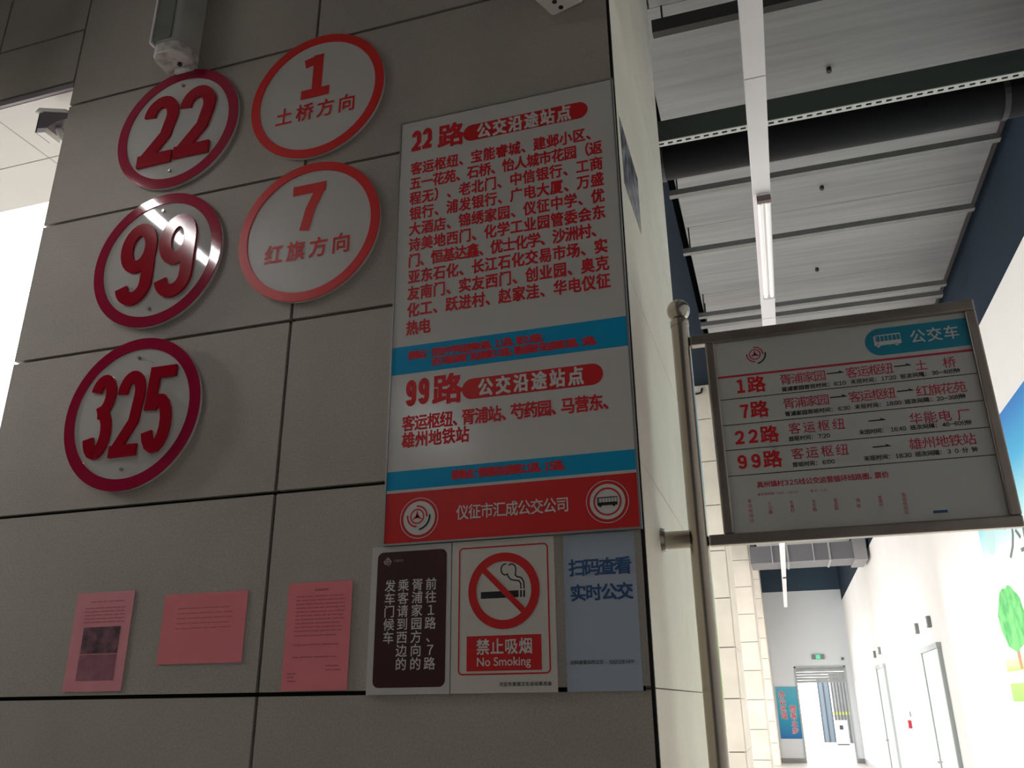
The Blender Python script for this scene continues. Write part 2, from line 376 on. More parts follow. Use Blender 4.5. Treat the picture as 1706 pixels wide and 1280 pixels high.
# colonnade along the corridor
def column(x1, y0, lab, ztop=4.1):
    o = thing('tiled_column', (x1 - .6, y0 + .75, FZ), lab, 'column', 'tiled columns along the corridor')
    bx(x1 - 1.175, x1 - .025, y0 + .02, y0 + 1.48, FZ, ztop).build('core', JOINTG, o)
    rs = [z for z in rows if z < ztop] + [ztop]
    for a, b in zip(rs, rs[1:]):
        panel(o, x1 - 1.2, x1 - .012, y0, y0 + .022, a + .006, b - .006, STONE, 'stone_slab')
        panel(o, x1 - .025, x1, y0 + .024, y0 + 1.5, a + .003, b - .003, STONE, 'stone_slab')
    return o
column(.90, 9.0, 'nearest pale tiled column, just behind the stainless pole')
column(.94, 17.9, 'middle pale tiled column, seen below the hanging board')
column(.97, 26.05, 'farthest pale tiled column, against the far end wall')
bm = bx(-3.6, .99, 1.5, 27.6, 4.1, CZ).build('colonnade_beam', BLUEP, org=(.5, 14, 4.1))  # left part is an unseen canopy added to darken the upper columns
tag(bm, 'dark blue beam over the pale tiled columns, widened unseen to shade their tops', 'beam')

# ------------------------------------------------------------------ corridor ceiling: deck sheets, rails, pipe, strut
dk = thing('metal_deck', (2.2, 10, 3.7), 'grey sheet metal ceiling of long sheets above the corridor', 'ceiling panels')
ys = [-4.4, -2.4, -.4, 1.56, 3.17, 4.05, 5.36] + [5.36 + 1.1 * i for i in range(1, 15)]
for a, b in zip(ys, ys[1:]): panel(dk, 1.09 if a > 1.5 else 1.165, 3.33, a + .002, b - .002, 3.7, 3.73, DECKM, 'deck_sheet')
for y in (2.395, 3.76, 5.143): MB().cyl((2.17, y, 3.67), (2.17, y, 3.70), .016, 12).build('bolt', RAILD, dk)
bx(3.335, 3.415, -4.4, 20.7, 3.80, 3.86).build('edge_trim', mat('edge_purple_grey', (.15, .13, .14), .6), dk)
def rail(y, z, m, lab, d=.05, hgt=.045, x0=1.055, x1=3.25):
    o = thing('ceiling_rail', (2.15, y, z), lab, 'ceiling rail', 'rails across the corridor ceiling')
    MB().prismx([(y - d / 2, z), (y + d / 2, z), (y + d / 2, z + hgt), (y + d / 2 - .006, z + hgt), (y + d / 2 - .006, z + .006), (y - d / 2 + .006, z + .006), (y - d / 2 + .006, z + hgt), (y - d / 2, z + hgt)], x0, x1).build('channel', m, o)
    MB().cyl((x0 + .06, y, z + .004), (x0 + .06, y, 3.6995), .006, 8).build('hanger_rod', RAILD, o)
    return o
rail(1.56, 3.5, RAILD, 'dark ceiling rail nearest the viewer, at the top of the picture', .05, .09, 1.17, 3.4)
rail(3.16, 3.45, RAILM, 'ceiling rail just behind the black pipe')
rail(4.05, 3.45, RAILM, 'ceiling rail halfway between the black pipe and the double rail')
rail(5.35, 3.45, RAILM, 'ceiling rail on the near side of the double pair above the board')
rail(5.56, 3.44, RAILM, 'ceiling rail on the far side of the double pair above the board', .07)
for i in range(6): rail(7.4 + 2.2 * i, 3.45, RAILM, '%s ceiling rail beyond the double pair, hidden behind the hanging board' % ('first', 'second', 'third', 'fourth', 'fifth', 'sixth')[i])
p = thing('black_pipe', (2.2, 2.32, 3.2), 'thick black pipe crossing under the corridor ceiling', 'pipe')
MB().cyl((.985, 2.32, 3.2), (3.418, 2.32, 3.2), .135, 28).build('pipe', DARKM, p, smooth=True)
for x in (1.08, 3.02): MB().ring(x, 3.2, .136, .142, 2.29, 2.35).build('clamp', RAILD, p) if False else MB().cyl((x, 2.32, 3.2), (x + .03, 2.32, 3.2), .141, 28).build('clamp', RAILD, p)
st = thing('slotted_angle', (2.2, 1.97, 3.05), 'slotted steel angle with a pale punched flange in front of the black pipe', 'steel angle')
s1 = MB(); s1.box(.985, 3.418, 1.93, 1.945, 3.05, 3.054).box(.985, 3.418, 1.962, 1.978, 3.05, 3.054)
x = .99
while x < 3.4: s1.box(x, x + .022, 1.945, 1.962, 3.05, 3.054); x += .052
s1.build('punched_flange', STRUTW, st); bx(.985, 3.418, 1.922, 1.929, 3.05, 3.19).build('upright_flange', STRUTM, st)

# light trunking and lamps
def trunk(x, z, y0, n, lab):
    o = thing('light_trunking', (x, y0, z), lab, 'light trunking')
    for i in range(n):
        a = y0 + 2.57 * i
        bx(x - .0455, x + .0455, a + .004, a + 2.566, z, z + .05).build('trunk_section', TRUNK, o)
        if x < 1: MB().cyl((x, a + 1.285, z + .05), (x, a + 1.285, CZ), .005, 8).build('hanger_rod', RAILM, o)
    return o
trunk(1.645, 2.5, -6.85, 12, 'long white light trunking running down the corridor ceiling')
def lamp(x, y, z, on, lab):
    o = thing('twin_tube_lamp', (x, y, z), lab, 'lamp', 'lit lamps behind the viewer' if on else None)
    bx(x - .036, x + .036, y, y + 1.26, z - .012, z - .0005).build('lamp_body', TRUNK, o)
    for s in (-.019, .019):
        MB().cyl((x + s, y + .045, z - .030), (x + s, y + 1.215, z - .030), .013, 14).build('tube', TUBEON if on else TUBEOFF, o, smooth=True)
    for yy in (y, y + 1.23): MB().box(x - .036, x + .036, yy, yy + .03, z - .046, z - .012).build('socket', mat('socket_brown', (.17, .12, .11), .5) if yy == y else TRUNK, o)
    return o
lamp(1.652, 1.79, 2.4995, False, 'unlit twin tube lamp under the trunking, above the hanging board')
for i in range(3): lamp(1.652, 6.95 + 5.14 * i, 2.4995, False, ('unlit twin tube lamp farther down the trunking, seen just below the board', 'unlit twin tube lamp deep in the corridor, second beyond the board', 'unlit twin tube lamp near the far end wall')[i])
trunk(-1.50, 2.52, -8.0, 3, 'white light trunking in the hall behind the viewer')
lamp(-1.50, -1.95, 2.5195, True, 'lit twin tube lamp nearer the pillar, mirrored in the number plates')
lamp(-1.50, -5.6, 2.5195, True, 'lit twin tube lamp farther from the pillar, behind the viewer')

# far duct
du = thing('air_duct', (2.2, 17.4, 2.82), 'grey rectangular air duct crossing the corridor below the blue end', 'duct')
bx(.99, 3.1, 16.9, 17.95, 2.76, 3.12).build('duct_body', mat('duct_grey', (.17, .17, .185), .5), du)
bx(3.1, 3.36, 16.85, 18.05, 2.72, 3.16).build('duct_end', mat('duct_end_grey', (.30, .30, .31), .5), du)
for x in (1.75, 2.6): bx(x, x + .04, 16.87, 17.98, 2.745, 3.135).build('duct_flange', SHUT, du)
for x in (1.45, 2.3): MB().cyl((x, 16.86, 2.73), (x, 16.86, 3.6995), .012, 8).build('hanger_rod', SHUT, du)

# ------------------------------------------------------------------ round number plates
def plate(cx, cz, rad, inner, glossy, lab):
    o = thing('number_sign', (cx, 0, cz), lab, 'sign', 'round route number signs on the pillar')
    yb = -.004; yf = -.016
    MB().prism(circ(cx, cz, rad - .002, 96), yf, yb + .002).build('back_plate', PVC2 if not glossy else GLOSSW, o, smooth=True)
    MB().ring(cx, cz, inner, rad, yf - .004, yf, n=96).build('red_rim', GLOSSR if glossy else RED, o, smooth=True)
    return o
def cover(o, cx, cz, rad):          # slightly bowed clear-gloss white face
    n = 96; vs = [(cx, -.0235, cz)]; fs = []
    ks = 8
    for k in range(1, ks + 1):
        for i in range(n):
            a = 2 * PI * i / n; r = rad * k / ks; vs.append((cx + r * math.cos(a), -.0165 - .005 * (1 - (k / ks) ** 2), cz + r * math.sin(a)))
    for i in range(n): fs.append((0, 1 + i, 1 + (i + 1) % n))
    for k in range(ks - 1):
        for i in range(n): j = (i + 1) % n; fs.append((1 + k * n + i, 1 + (k + 1) * n + i, 1 + (k + 1) * n + j, 1 + k * n + j))
    MB().add(vs, fs).build('face', GLOSSW, o, smooth=True)
YN0, YN1 = -.028, -.018
o22 = plate(-.590, 2.128, .280, .238, True, 'round sign with crimson rim reading 22'); cover(o22, -.590, 2.128, .238)
digit('2', -.752, -.588, 1.965, 2.295, .054, YN0, YN1).build('digit', NUMR, o22); digit('2', -.583, -.418, 1.972, 2.305, .054, YN0, YN1).build('digit', NUMR, o22)
o99 = plate(-.588, 1.535, .280, .238, True, 'round glossy sign with crimson rim reading 99, mirroring a lamp'); cover(o99, -.588, 1.535, .238)
digit('9', -.750, -.590, 1.352, 1.69, .052, YN0, YN1).build('digit', NUMR, o99); digit('9', -.578, -.418, 1.358, 1.70, .052, YN0, YN1).build('digit', NUMR, o99)
o325 = plate(-.594, .929, .280, .238, True, 'round sign with crimson rim reading 325, lowest on the left'); cover(o325, -.594, .929, .238)
digit('3', -.775, -.662, .768, 1.082, .042, YN0, YN1).build('digit', NUMR, o325); digit('2', -.655, -.540, .768, 1.082, .042, YN0, YN1).build('digit', NUMR, o325); digit('5', -.533, -.418, .770, 1.085, .042, YN0, YN1).build('digit', NUMR, o325)
for o, cx, cz in ((o22, -.59, 2.128), (o99, -.588, 1.535), (o325, -.594, .929)):
    for dz in (-.205, .205): MB().cyl((cx, -.026, cz + dz), (cx, -.016, cz + dz), .006, 12).build('screw', STEELD, o)
YT = -.0172
o1 = plate(.0327, 2.129, .280, .245, False, 'round sign with orange-red rim reading 1, upper right')
digit('1', -.035, .085, 2.128, 2.322, .042, YT, None).build('number', RED, o1); chars(o1, RED, '土桥方向', -.142, .204, 2.058, .072, YT, .02, wf=.92)
o7 = plate(.0464, 1.5375, .279, .245, False, 'round sign with orange-red rim reading 7, below the 1')
digit('7', -.028, .105, 1.538, 1.73, .040, YT, None).build('number', RED, o7); chars(o7, RED, '红旗方向', -.126, .222, 1.460, .072, YT, .02, wf=.92)

# ------------------------------------------------------------------ route poster
po = thing('route_poster', (.766, 0, 1.16), 'large white poster listing the stops of routes 22 and 99, red foot band', 'poster')
bx(.392, 1.147, -.012, -.002, .410, 1.907).build('board', PVC, po)
for q in ((.386, .3915, .404, 1.913), (1.1475, 1.153, .404, 1.913), (.3915, 1.1475, 1.9075, 1.913), (.3915, 1.1475, .404, .4095)): bx(q[0], q[1], -.014, -.0005, q[2], q[3]).build('edge_strip', ALU, po)
Y1, Y2, Y3, Y4 = -.0124, -.0128, -.0132, -.0136
def P(mb, name, m, par=po): return mb.build(name, m, par)
digit('2', .432, .468, 1.782, 1.868, .0165, Y1, None).build('digit', TRED, po); digit('2', .473, .509, 1.784, 1.870, .0165, Y1, None).build('digit', TRED, po)
P(text('路', .538, .622, 1.818, .088, Y1, .035), 'lettering', TRED)
P(MB().flat(rrect(.625, 1.065, 1.777, 1.843, .033), Y1), 'red_pill', REDB); chars(po, WPR, '公交沿途站点', .674, 1.009, 1.809, .056, Y2, .035, wf=.80)
LN = ['客运枢纽、宝能睿城、建邺小区、', '五一花苑、石桥、怡人城市花园（返', '程无）、老北门、中信银行、工商', '银行、浦发银行、广电大厦、万盛', '大酒店、锦绣家园、仪征中学、优',
      '诗美地西门、化学工业园管委会东', '门、恒基达鑫、优士化学、沙洲村、', '亚东石化、长江石化交易市场、实', '友南门、实友西门、创业园、奥克', '化工、跃进村、赵家洼、华电仪征']
LX = [(.432, 1.094), (.432, 1.104), (.432, 1.104), (.434, 1.104), (.434, 1.103), (.435, 1.103), (.437, 1.094), (.437, 1.104), (.437, 1.105), (.438, 1.106)]
for i, (s, (a, b)) in enumerate(zip(LN, LX)): P(text(s, a, b, 1.7085 - .0606 * i, .047, Y1, .03, wf=.82, punct=.95), 'lettering', TRED)
chars(po, TRED, '热电', .438, .520, 1.099, .047, Y1, .03, wf=.82)
P(MB().flat([(.392, .942), (1.147, .942), (1.147, 1.037), (.392, 1.037)], Y1), 'blue_band', BAND)
P(MB().flat([(.392, .569), (1.147, .569), (1.147, .627), (.392, .627)], Y1), 'blue_band', BAND)
P(MB().flat([(.392, .410), (1.147, .410), (1.147, .560), (.392, .560)], Y1), 'red_band', REDB)
for s, a, b, z, h in (('换乘点：', .450, .520, 1.003, .026), ('仪征中学站换乘6路、11路、客22路；', .528, .898, 1.004, .026), ('沿江路油库门站换乘10路；建设银行站换乘2路、5路。', .530, 1.062, .972, .026), ('换乘点：胥浦站站换乘11路、15路。', .603, .952, .600, .027)):
    P(text(s, a, b, z, h, Y2, .05), 'lettering', TRED)
digit('9', .444, .480, .832, .918, .0165, Y1, None).build('digit', TRED, po); digit('9', .486, .523, .834, .920, .0165, Y1, None).build('digit', TRED, po)
P(text('路', .541, .624, .874, .090, Y1, .035), 'lettering', TRED)
P(MB().flat(rrect(.631, 1.069, .832, .899, .0335), Y1), 'red_pill', REDB); chars(po, WPR, '公交沿途站点', .680, 1.013, .865, .052, Y2, .035, wf=.82)
P(text('客运枢纽、胥浦站、芍药园、马营东、', .437, 1.092, .776, .046, Y1, .03, wf=.84, punct=.7), 'lettering', TRED)
chars(po, TRED, '雄州地铁站', .437, .654, .722, .046, Y1, .03, wf=.84)
chars(po, WPR, '仪征市汇成公交公司', .619, .952, .486, .040, Y2, .012, wf=.86)
def emblem(cx, cz, r, par, y, cr, cb, thick=1):
    """wheel with three spokes, two red arcs, one black arc"""
    a = MB(); a.flatring(cx, cz, r * .46, r * .56, y)
    for t in (90, 210, 330):
        t = math.radians(t); u = Vector((math.cos(t), math.sin(t))); v = Vector((-u.y, u.x)); c0 = Vector((cx, cz))
        a.flat([tuple(c0 + u * r * .50), tuple(c0 + v * r * .13 - u * r * .05), tuple(c0 - v * r * .13 - u * r * .05)], y)
    a.flatring(cx, cz, r * .70, r * .82, y, math.radians(-5), math.radians(95), 20); a.flatring(cx, cz, r * .70, r * .82, y, math.radians(172), math.radians(268), 20)
    a.build('emblem', cr, par); MB().flatring(cx, cz, r * .92, r * 1.06, y, math.radians(-80), math.radians(5), 20).build('emblem_arc', cb, par)
P(MB().flatring(.501, .480, .0585, .0605, Y2), 'ring_line', WPR); P(MB().flat(circ(.501, .480, .050), Y2), 'white_disc', WPR)
emblem(.495, .485, .040, po, Y3, REDB, BPR)
P(MB().flatring(1.062, .485, .058, .060, Y2), 'ring_line', WPR); P(MB().flat(circ(1.062, .485, .0495), Y2), 'white_disc', WPR); P(MB().flatring(1.062, .485, .0345, .0395, Y3), 'red_ring', REDB)
def bus(x0, x1, z0, z1, y, body, glass, par):
    W = x1 - x0; H = z1 - z0; a = MB(); a.flat(rrect(x0, x1, z0 + H * .16, z0 + H * .48, H * .04), y); a.flat([(x0, z0 + H * .48), (x0 + W * .06, z0 + H * .48), (x0 + W * .06, z1), (x0, z1)], y)
    a.flat([(x0, z1 - H * .09), (x1, z1 - H * .09), (x1, z1), (x0, z1)], y)
    for i in range(7): xx = x0 + W * (.08 + .148 * i); a.flat([(xx, z0 + H * .45), (xx + W * .025, z0 + H * .45), (xx + W * .025, z1), (xx, z1)], y)
    for cx in (x0 + W * .14, x0 + W * .82): a.flat(circ(cx, z0 + H * .14, H * .13, 20), y)
    a.build('bus_picture', body, par)
bus(1.034, 1.090, .470, .498, Y4, BPR, WPR, po)

# ------------------------------------------------------------------ small signs below
ds = thing('direction_sign', (.48, 0, .2), 'white-edged maroon sign of vertical white writing, directly below the poster', 'sign')
bx(.353, .602, -.008, -.001, -.006, .402).build('board', PVC, ds); P(MB().flat(rrect(.372, .589, .012, .386, .018), -.0084), 'maroon_panel', MAROON, ds)
for s, x, z0, z1 in (('前往1路、7路', .542, .306, .055), ('胥浦家园方向的', .500, .306, .055), ('乘客请到西边的', .4565, .306, .055), ('发车门候车', .415, .306, .127)):
    P(vtext(s, x, z0, z1, .031, -.0088, .012), 'lettering', WPR, ds)
emblem(.402, .360, .0125, ds, -.0088, WPR, WPR); P(text('汇成公交', .424, .453, .360, .007, -.0088, .0), 'lettering', GREYPL, ds)
ns = thing('no_smoking_sign', (.755, 0, .2), 'cream no smoking sign with a red prohibition ring, between the maroon and blue notices', 'sign')
bx(.605, .904, -.008, -.001, -.006, .402).build('board', mat('cream_print', (.70, .67, .60), .4), ns)
yn = -.0084
def frame_line(x0, x1, z0, z1, r, t, y):
    o_ = rrect(x0, x1, z0, z1, r); i_ = rrect(x0 + t, x1 - t, z0 + t, z1 - t, r - t); n = len(o_)
    return MB().add([(a, y, b) for a, b in o_ + i_], [(k, (k + 1) % n, n + (k + 1) % n, n + k) for k in range(n)])
P(frame_line(.626, .888, .040, .384, .013, .004, yn), 'red_outline', REDB, ns)
P(MB().flat([(.651, .050), (.863, .050), (.863, .141), (.651, .141)], yn), 'red_panel', REDB, ns)
chars(ns, WPR, '禁止吸烟', .679, .838, .1115, .038, yn - .0004, .02, wf=.9)
def latin(s, x0, x1, z0, h, y, par, m):
    cu = bpy.data.curves.new('glyph', 'FONT'); cu.body = s; cu.size = 1; cu.offset = .012; o = bpy.data.objects.new('glyph', cu); me = bpy.data.meshes.new_from_object(o)
    xs = [v.co.x for v in me.vertices]; a, b = min(xs), max(xs); zs = max(v.co.y for v in me.vertices)
    mb = MB().add([(x0 + (v.co.x - a) / (b - a) * (x1 - x0), y, z0 + v.co.y / zs * h) for v in me.vertices], [tuple(p.vertices) for p in me.polygons])
    bpy.data.objects.remove(o); bpy.data.curves.remove(cu); bpy.data.meshes.remove(me); return mb.build('lettering', m, par)
latin('No Smoking', .681, .833, .063, .022, yn - .0004, ns, WPR)
P(text('仪征市爱国卫生运动委员会', .744, .889, .0155, .0095, yn, .02), 'lettering', BPR, ns)
cx, cz = .7585, .2605
a_ = MB(); a_.flat([(.692, .240), (.8015, .240), (.8015, .2585), (.692, .2585)], yn); a_.flat([(.806, .240), (.811, .240), (.811, .2585), (.806, .2585)], yn); a_.flat([(.815, .240), (.820, .240), (.820, .2585), (.815, .2585)], yn)
a_.stroke([(.8085, .262), (.808, .276), (.803, .284), (.790, .286), (.779, .289), (.772, .297)] + arc(.764, .317, .0125, .0150, -60, -280, 14), .0038, yn)
a_.stroke([(.8175, .262), (.817, .281), (.810, .292), (.797, .296), (.793, .300)] + arc(.782, .315, .0125, .016, -20, 130, 12), .0038, yn)
P(a_, 'cigarette_picture', BPR, ns)
P(MB().flatring(cx, cz, .0795, .1035, yn - .0004, n=96).add([], []), 'prohibition_ring', REDB, ns)
P(MB().stroke([(.7015, .3175), (.8155, .2035)], .0165, yn - .0008), 'prohibition_bar', REDB, ns)
qs = thing('bus_app_notice', (1.028, 0, .2), 'pale blue paper notice with dark blue title, right of the no smoking sign', 'notice')
bx(.929, 1.127, -.0035, -.0005, -.006, .401).build('paper', PALEB, qs)
chars(qs, DKBLUE, '扫码查看', .947, 1.113, .310, .042, -.0039, .03); chars(qs, DKBLUE, '实时公交', .948, 1.114, .243, .040, -.0039, .03)
P(text('扫码查看实时公交', .941, 1.028, .066, .010, -.0039, .01), 'lettering', BPR, qs); P(text('仪征公交APP', 1.044, 1.109, .065, .010, -.0039, .01), 'lettering', BPR, qs)
# pink sheets
def dashes(par, x0, x1, zs, y=-.0026, m=PINKD, t=.0032):
    mb = MB()
    for z in zs:
        x = x0 + random.uniform(0, .004)
        while x < x1 - .01:
            l = min(random.uniform(.012, .05), x1 - x); mb.flat([(x, z - t / 2), (x + l, z - t / 2), (x + l, z + t / 2), (x, z + t / 2)], y); x += l + .003
    mb.build('print_lines', m, par)
def sheet(x0, x1, z0, z1, m, lab, rot=0):
    o = thing('pink_notice', ((x0 + x1) / 2, 0, (z0 + z1) / 2), lab, 'notice', 'pink paper notices low on the pillar')
    cx_, cz_ = (x0 + x1) / 2, (z0 + z1) / 2; nx, nz = 8, 10; vs = []; fs = []
    for i in range(nx + 1):
        for j in range(nz + 1):
            u, v = i / nx, j / nz; vs.append((x0 + (x1 - x0) * u, -.0018 - .0012 * max(0, (abs(u - .5) * 2) ** 6 + (abs(v - .5) * 2) ** 8 - .2) * 0 , z0 + (z1 - z0) * v))
    for i in range(nx):
        for j in range(nz): a = i * (nz + 1) + j; fs.append((a, a + nz + 1, a + nz + 2, a + 1))
    pp = MB().add(vs, fs).build('paper', m, o); md = pp.modifiers.new('thickness', 'SOLIDIFY'); md.thickness = .0008; md.offset = 1
    return o
s1_ = sheet(-.703, -.480, .017, .320, PINK2, 'pale pink sheet with a dark photograph, leftmost of the pink notices')
P(MB().flat([(-.658, .130), (-.515, .130), (-.515, .211), (-.658, .211)], -.0030), 'photo', PHOTO, s1_); P(MB().flat([(-.658, .049), (-.516, .049), (-.516, .127), (-.658, .127)], -.0030), 'photo', PHOTO2, s1_)
dashes(s1_, -.650, -.515, [.290], -.003); dashes(s1_, -.665, -.505, [.270, .259, .248, .237, .226], -.003)
s2_ = sheet(-.362, -.062, .091, .300, PINK, 'plain wide pink sheet, middle of the pink notices'); dashes(s2_, -.31, -.11, [.255, .24, .225, .21, .195], -.003, mat('pink_faint', (.68, .17, .19), .8))
s3_ = sheet(.079, .291, .008, .313, PINK, 'upright pink sheet covered with printed lines, right of the vertical joint')
dashes(s3_, .165, .225, [.290], -.003, PINKD, .006); dashes(s3_, .107, .270, [.272, .261, .250, .239, .228, .217, .206, .195, .184, .173], -.003)
dashes(s3_, .107, .255, [.160, .135, .100], -.003); dashes(s3_, .215, .270, [.075, .064], -.003); dashes(s3_, .095, .125, [.055, .045, .035], -.003)
# photograph on the pillar's right face
rp = thing('side_poster', (1.158, .25, 1.69), 'dark blue-grey photo poster on the pillar\'s right-hand face', 'poster')
MB().add([(1.1575, .062, 1.813), (1.1575, .079, 1.558), (1.1575, .428, 1.563), (1.1575, .440, 1.810)], [(0, 1, 2, 3)]).build('print', RFPH, rp)
bx(1.1562, 1.1572, .075, .430, 1.565, 1.805).build('backing', WPR, rp)

# ------------------------------------------------------------------ wall speaker
sp = thing('column_speaker', (-.585, -.09, 2.38), 'grey column loudspeaker mounted above the 22 sign', 'loudspeaker')
def dshape(cx, cy, hw, dep, n=14):   # rounded body seen from above: back edge at cy, bulging to -Y
    p = [(cx + hw, cy)]
    for i in range(n + 1):
        a = PI * i / n; p.append((cx + hw * math.copysign(abs(math.cos(a)) ** .55, math.cos(a)), cy - .03 - dep * math.sin(a) ** .55))
    p.append((cx - hw, cy)); return p[::-1]
MB().prismz(dshape(-.582, -.045, .070, .085), 2.435, 3.15).build('body', GREYPL, sp, smooth=True)
MB().prismz(dshape(-.582, -.043, .072, .089), 2.385, 2.434).build('end_cap', PALEPL, sp, smooth=True, bevel=.004)
MB().box(-.640, -.560, -.165, -.158, 2.45, 3.12).build('grille', GRILLE, sp)
MB().box(-.655, -.647, -.168, -.140, 2.44, 3.14).build('edge_strip', TRUNK, sp)
bx(-.63, -.55, -.045, -.0005, 2.40, 2.44).build('bracket', PALEPL, sp)
MB().cyl((-.565, -.085, 2.376), (-.565, -.085, 2.386), .009, 12).build('screw', BLACK, sp)
MB().box(-.600, -.530, -.070, -.058, 2.36, 2.386).build('bracket', PALEPL, sp)
# white housing at the top edge
wc = thing('white_housing', (.98, -.09, 2.2), 'white plastic housing with two dark holes, at the top edge above the poster', 'camera housing')
def quadbox(pts, z0, z1, nm, m, par, bev): MB().prismz(pts, z0, z1).build(nm, m, par, bevel=bev)
quadbox([(.885, -.215), (.965, -.040), (1.085, -.075), (1.01, -.260)], 2.2, 2.36, 'shell', PALEPL if False else mat('housing_white', (.72, .68, .64), .4), wc, .012)
for x, y in ((.988, -.108), (1.003, -.078)): MB().cyl((x, y, 2.1985), (x, y, 2.202), .0085, 16).build('hole', BLACK, wc)
bx(.97, 1.05, -.05, -.0005, 2.27, 2.33).build('mount', STEELD, wc)

# security camera left of the pillar
sc_ = thing('security_camera', (-1.28, .04, 2.3), 'white box security camera under the soffit, left of the pillar', 'camera')
MB().prism([(-1.352, 2.325), (-1.352, 2.400), (-1.335, 2.408), (-1.199, 2.368), (-1.199, 2.338), (-1.255, 2.335), (-1.30, 2.315)], .003, .083).build('body', mat('camera_shade', (.12, .10, .12), .4), sc_)
MB().prism([(-1.372, 2.405), (-1.355, 2.424), (-1.198, 2.378), (-1.198, 2.368), (-1.335, 2.408)], -.010, .096).build('sun_hood', WHITEP, sc_)
MB().box(-1.362, -1.3525, .003, .083, 2.305, 2.405).build('front_glass', mat('camera_glass', (.07, .085, .10), .15), sc_)
MB().prism([(-1.352, 2.300), (-1.305, 2.292), (-1.300, 2.314), (-1.352, 2.324)], .003, .083).build('lower_shell', WHITEP, sc_)
MB().cyl((-1.275, .04, 2.325), (-1.245, .04, 2.27), .013, 14).cyl((-1.245, .04, 2.27), (-1.1945, .04, 2.245), .011, 14).build('arm', WHITEP, sc_, smooth=True)

# ------------------------------------------------------------------ stainless pole with hanging board
YB = .36
pl = thing('stainless_pole', (1.270, YB, FZ), 'stainless steel pole with ball top, fixed beside the pillar', 'pole')
MB().cyl((1.270, YB, FZ), (1.270, YB, 1.150), .0295, 36).build('tube', STEEL, pl, smooth=True)
MB().lathe([(.0001, 1.145), (.031, 1.145), (.0315, 1.163), (.029, 1.168), (.016, 1.170), (.015, 1.176)], 1.270, YB).build('collar', STEEL, pl, smooth=True)
MB().lathe([(.0385 * math.sin(PI * i / 16) + 1e-4, 1.206 - .0385 * math.cos(PI * i / 16)) for i in range(17)], 1.270, YB).build('ball', STEEL, pl, smooth=True)
MB().cyl((1.166, YB, .434), (1.245, YB, .434), .027, 28).build('arm', STEEL, pl, smooth=True)
MB().cyl((1.1562, YB, .434), (1.168, YB, .434), .040, 28, .036).build('flange', STEEL, pl, smooth=True)
MB().cyl((1.166, YB, -1.3), (1.245, YB, -1.3), .027, 28).build('arm', STEEL, pl, smooth=True)
MB().cyl((1.1562, YB, -1.3), (1.168, YB, -1.3), .040, 28, .036).build('flange', STEEL, pl, smooth=True)
MB().lathe([(.05, FZ + .0005), (.05, FZ + .012), (.032, FZ + .02), (.0297, FZ + .02)], 1.270, YB).build('base_ring', STEEL, pl, smooth=True)

bd = thing('route_board', (1.745, YB, .75), 'white timetable board of routes 1, 7, 22 and 99 hung from the pole', 'sign board')
bx(1.376, 2.122, YB, YB + .010, .440, 1.068).build('panel', BOARDW, bd)
for q in ((1.068, 1.104), (.407, .440)): bx(1.3005, 2.152, YB - .016, YB + .020, *q).build('rail', STEELD, bd, bevel=.005)
for q in ((1.346, 1.376), (2.122, 2.152)): bx(*q, YB - .016, YB + .020, .440, 1.068).build('stile', STEELD, bd, bevel=.005)
yb = YB - .0006; yb2 = YB - .0012
def B(mb, name, m): return mb.build(name, m, bd)
p_ = [(2.122, .960), (2.122, 1.050)] + [(1.876 + .045 * math.cos(math.radians(a)), 1.005 + .045 * math.sin(math.radians(a))) for a in range(90, 271, 12)]
B(MB().flat(p_, yb), 'blue_tab', TBAND)
chars(bd, WPR, '公交车', 1.960, 2.098, 1.008, .041, yb2, .012, wf=.95); bus(1.857, 1.935, .986, 1.028, yb2, WPR, TBAND, bd)
B(MB().flat([(1.376, .944), (2.122, .940), (2.122, .947), (1.376, .951)], yb), 'red_rule', PINKL)
emblem(1.499, 1.014, .033, bd, yb, PINKL, BPR)
for z in (.870, .784, .702, .619): B(MB().flat([(1.376, z - .001), (2.122, z - .0025), (2.122, z), (1.376, z + .0015)], yb), 'black_rule', BPR)
digit('1', 1.432, 1.456, .889, .934, .0085, yb, None).build('digit', TRED, bd); B(text('路', 1.466, 1.518, .911, .050, yb, .03), 'lettering', TRED)
digit('7', 1.434, 1.460, .803, .848, .0085, yb, None).build('digit', TRED, bd); B(text('路', 1.466, 1.518, .827, .050, yb, .03), 'lettering', TRED)
digit('2', 1.409, 1.437, .719, .763, .0085, yb, None).build('digit', TRED, bd); digit('2', 1.450, 1.478, .719, .763, .0085, yb, None).build('digit', TRED, bd); B(text('路', 1.487, 1.538, .742, .050, yb, .03), 'lettering', TRED)
digit('9', 1.409, 1.436, .639, .683, .0085, yb, None).build('digit', TRED, bd); digit('9', 1.450, 1.477, .639, .683, .0085, yb, None).build('digit', TRED, bd); B(text('路', 1.487, 1.538, .662, .050, yb, .03), 'lettering', TRED)
def arrow(x0, x1, z): B(MB().flat([(x0, z - .0022), (x1 - .002, z - .0022), (x1, z - .001), (x1 - .016, z + .007), (x1 - .014, z + .0018), (x0, z + .0016)], yb), 'arrow', BPR)
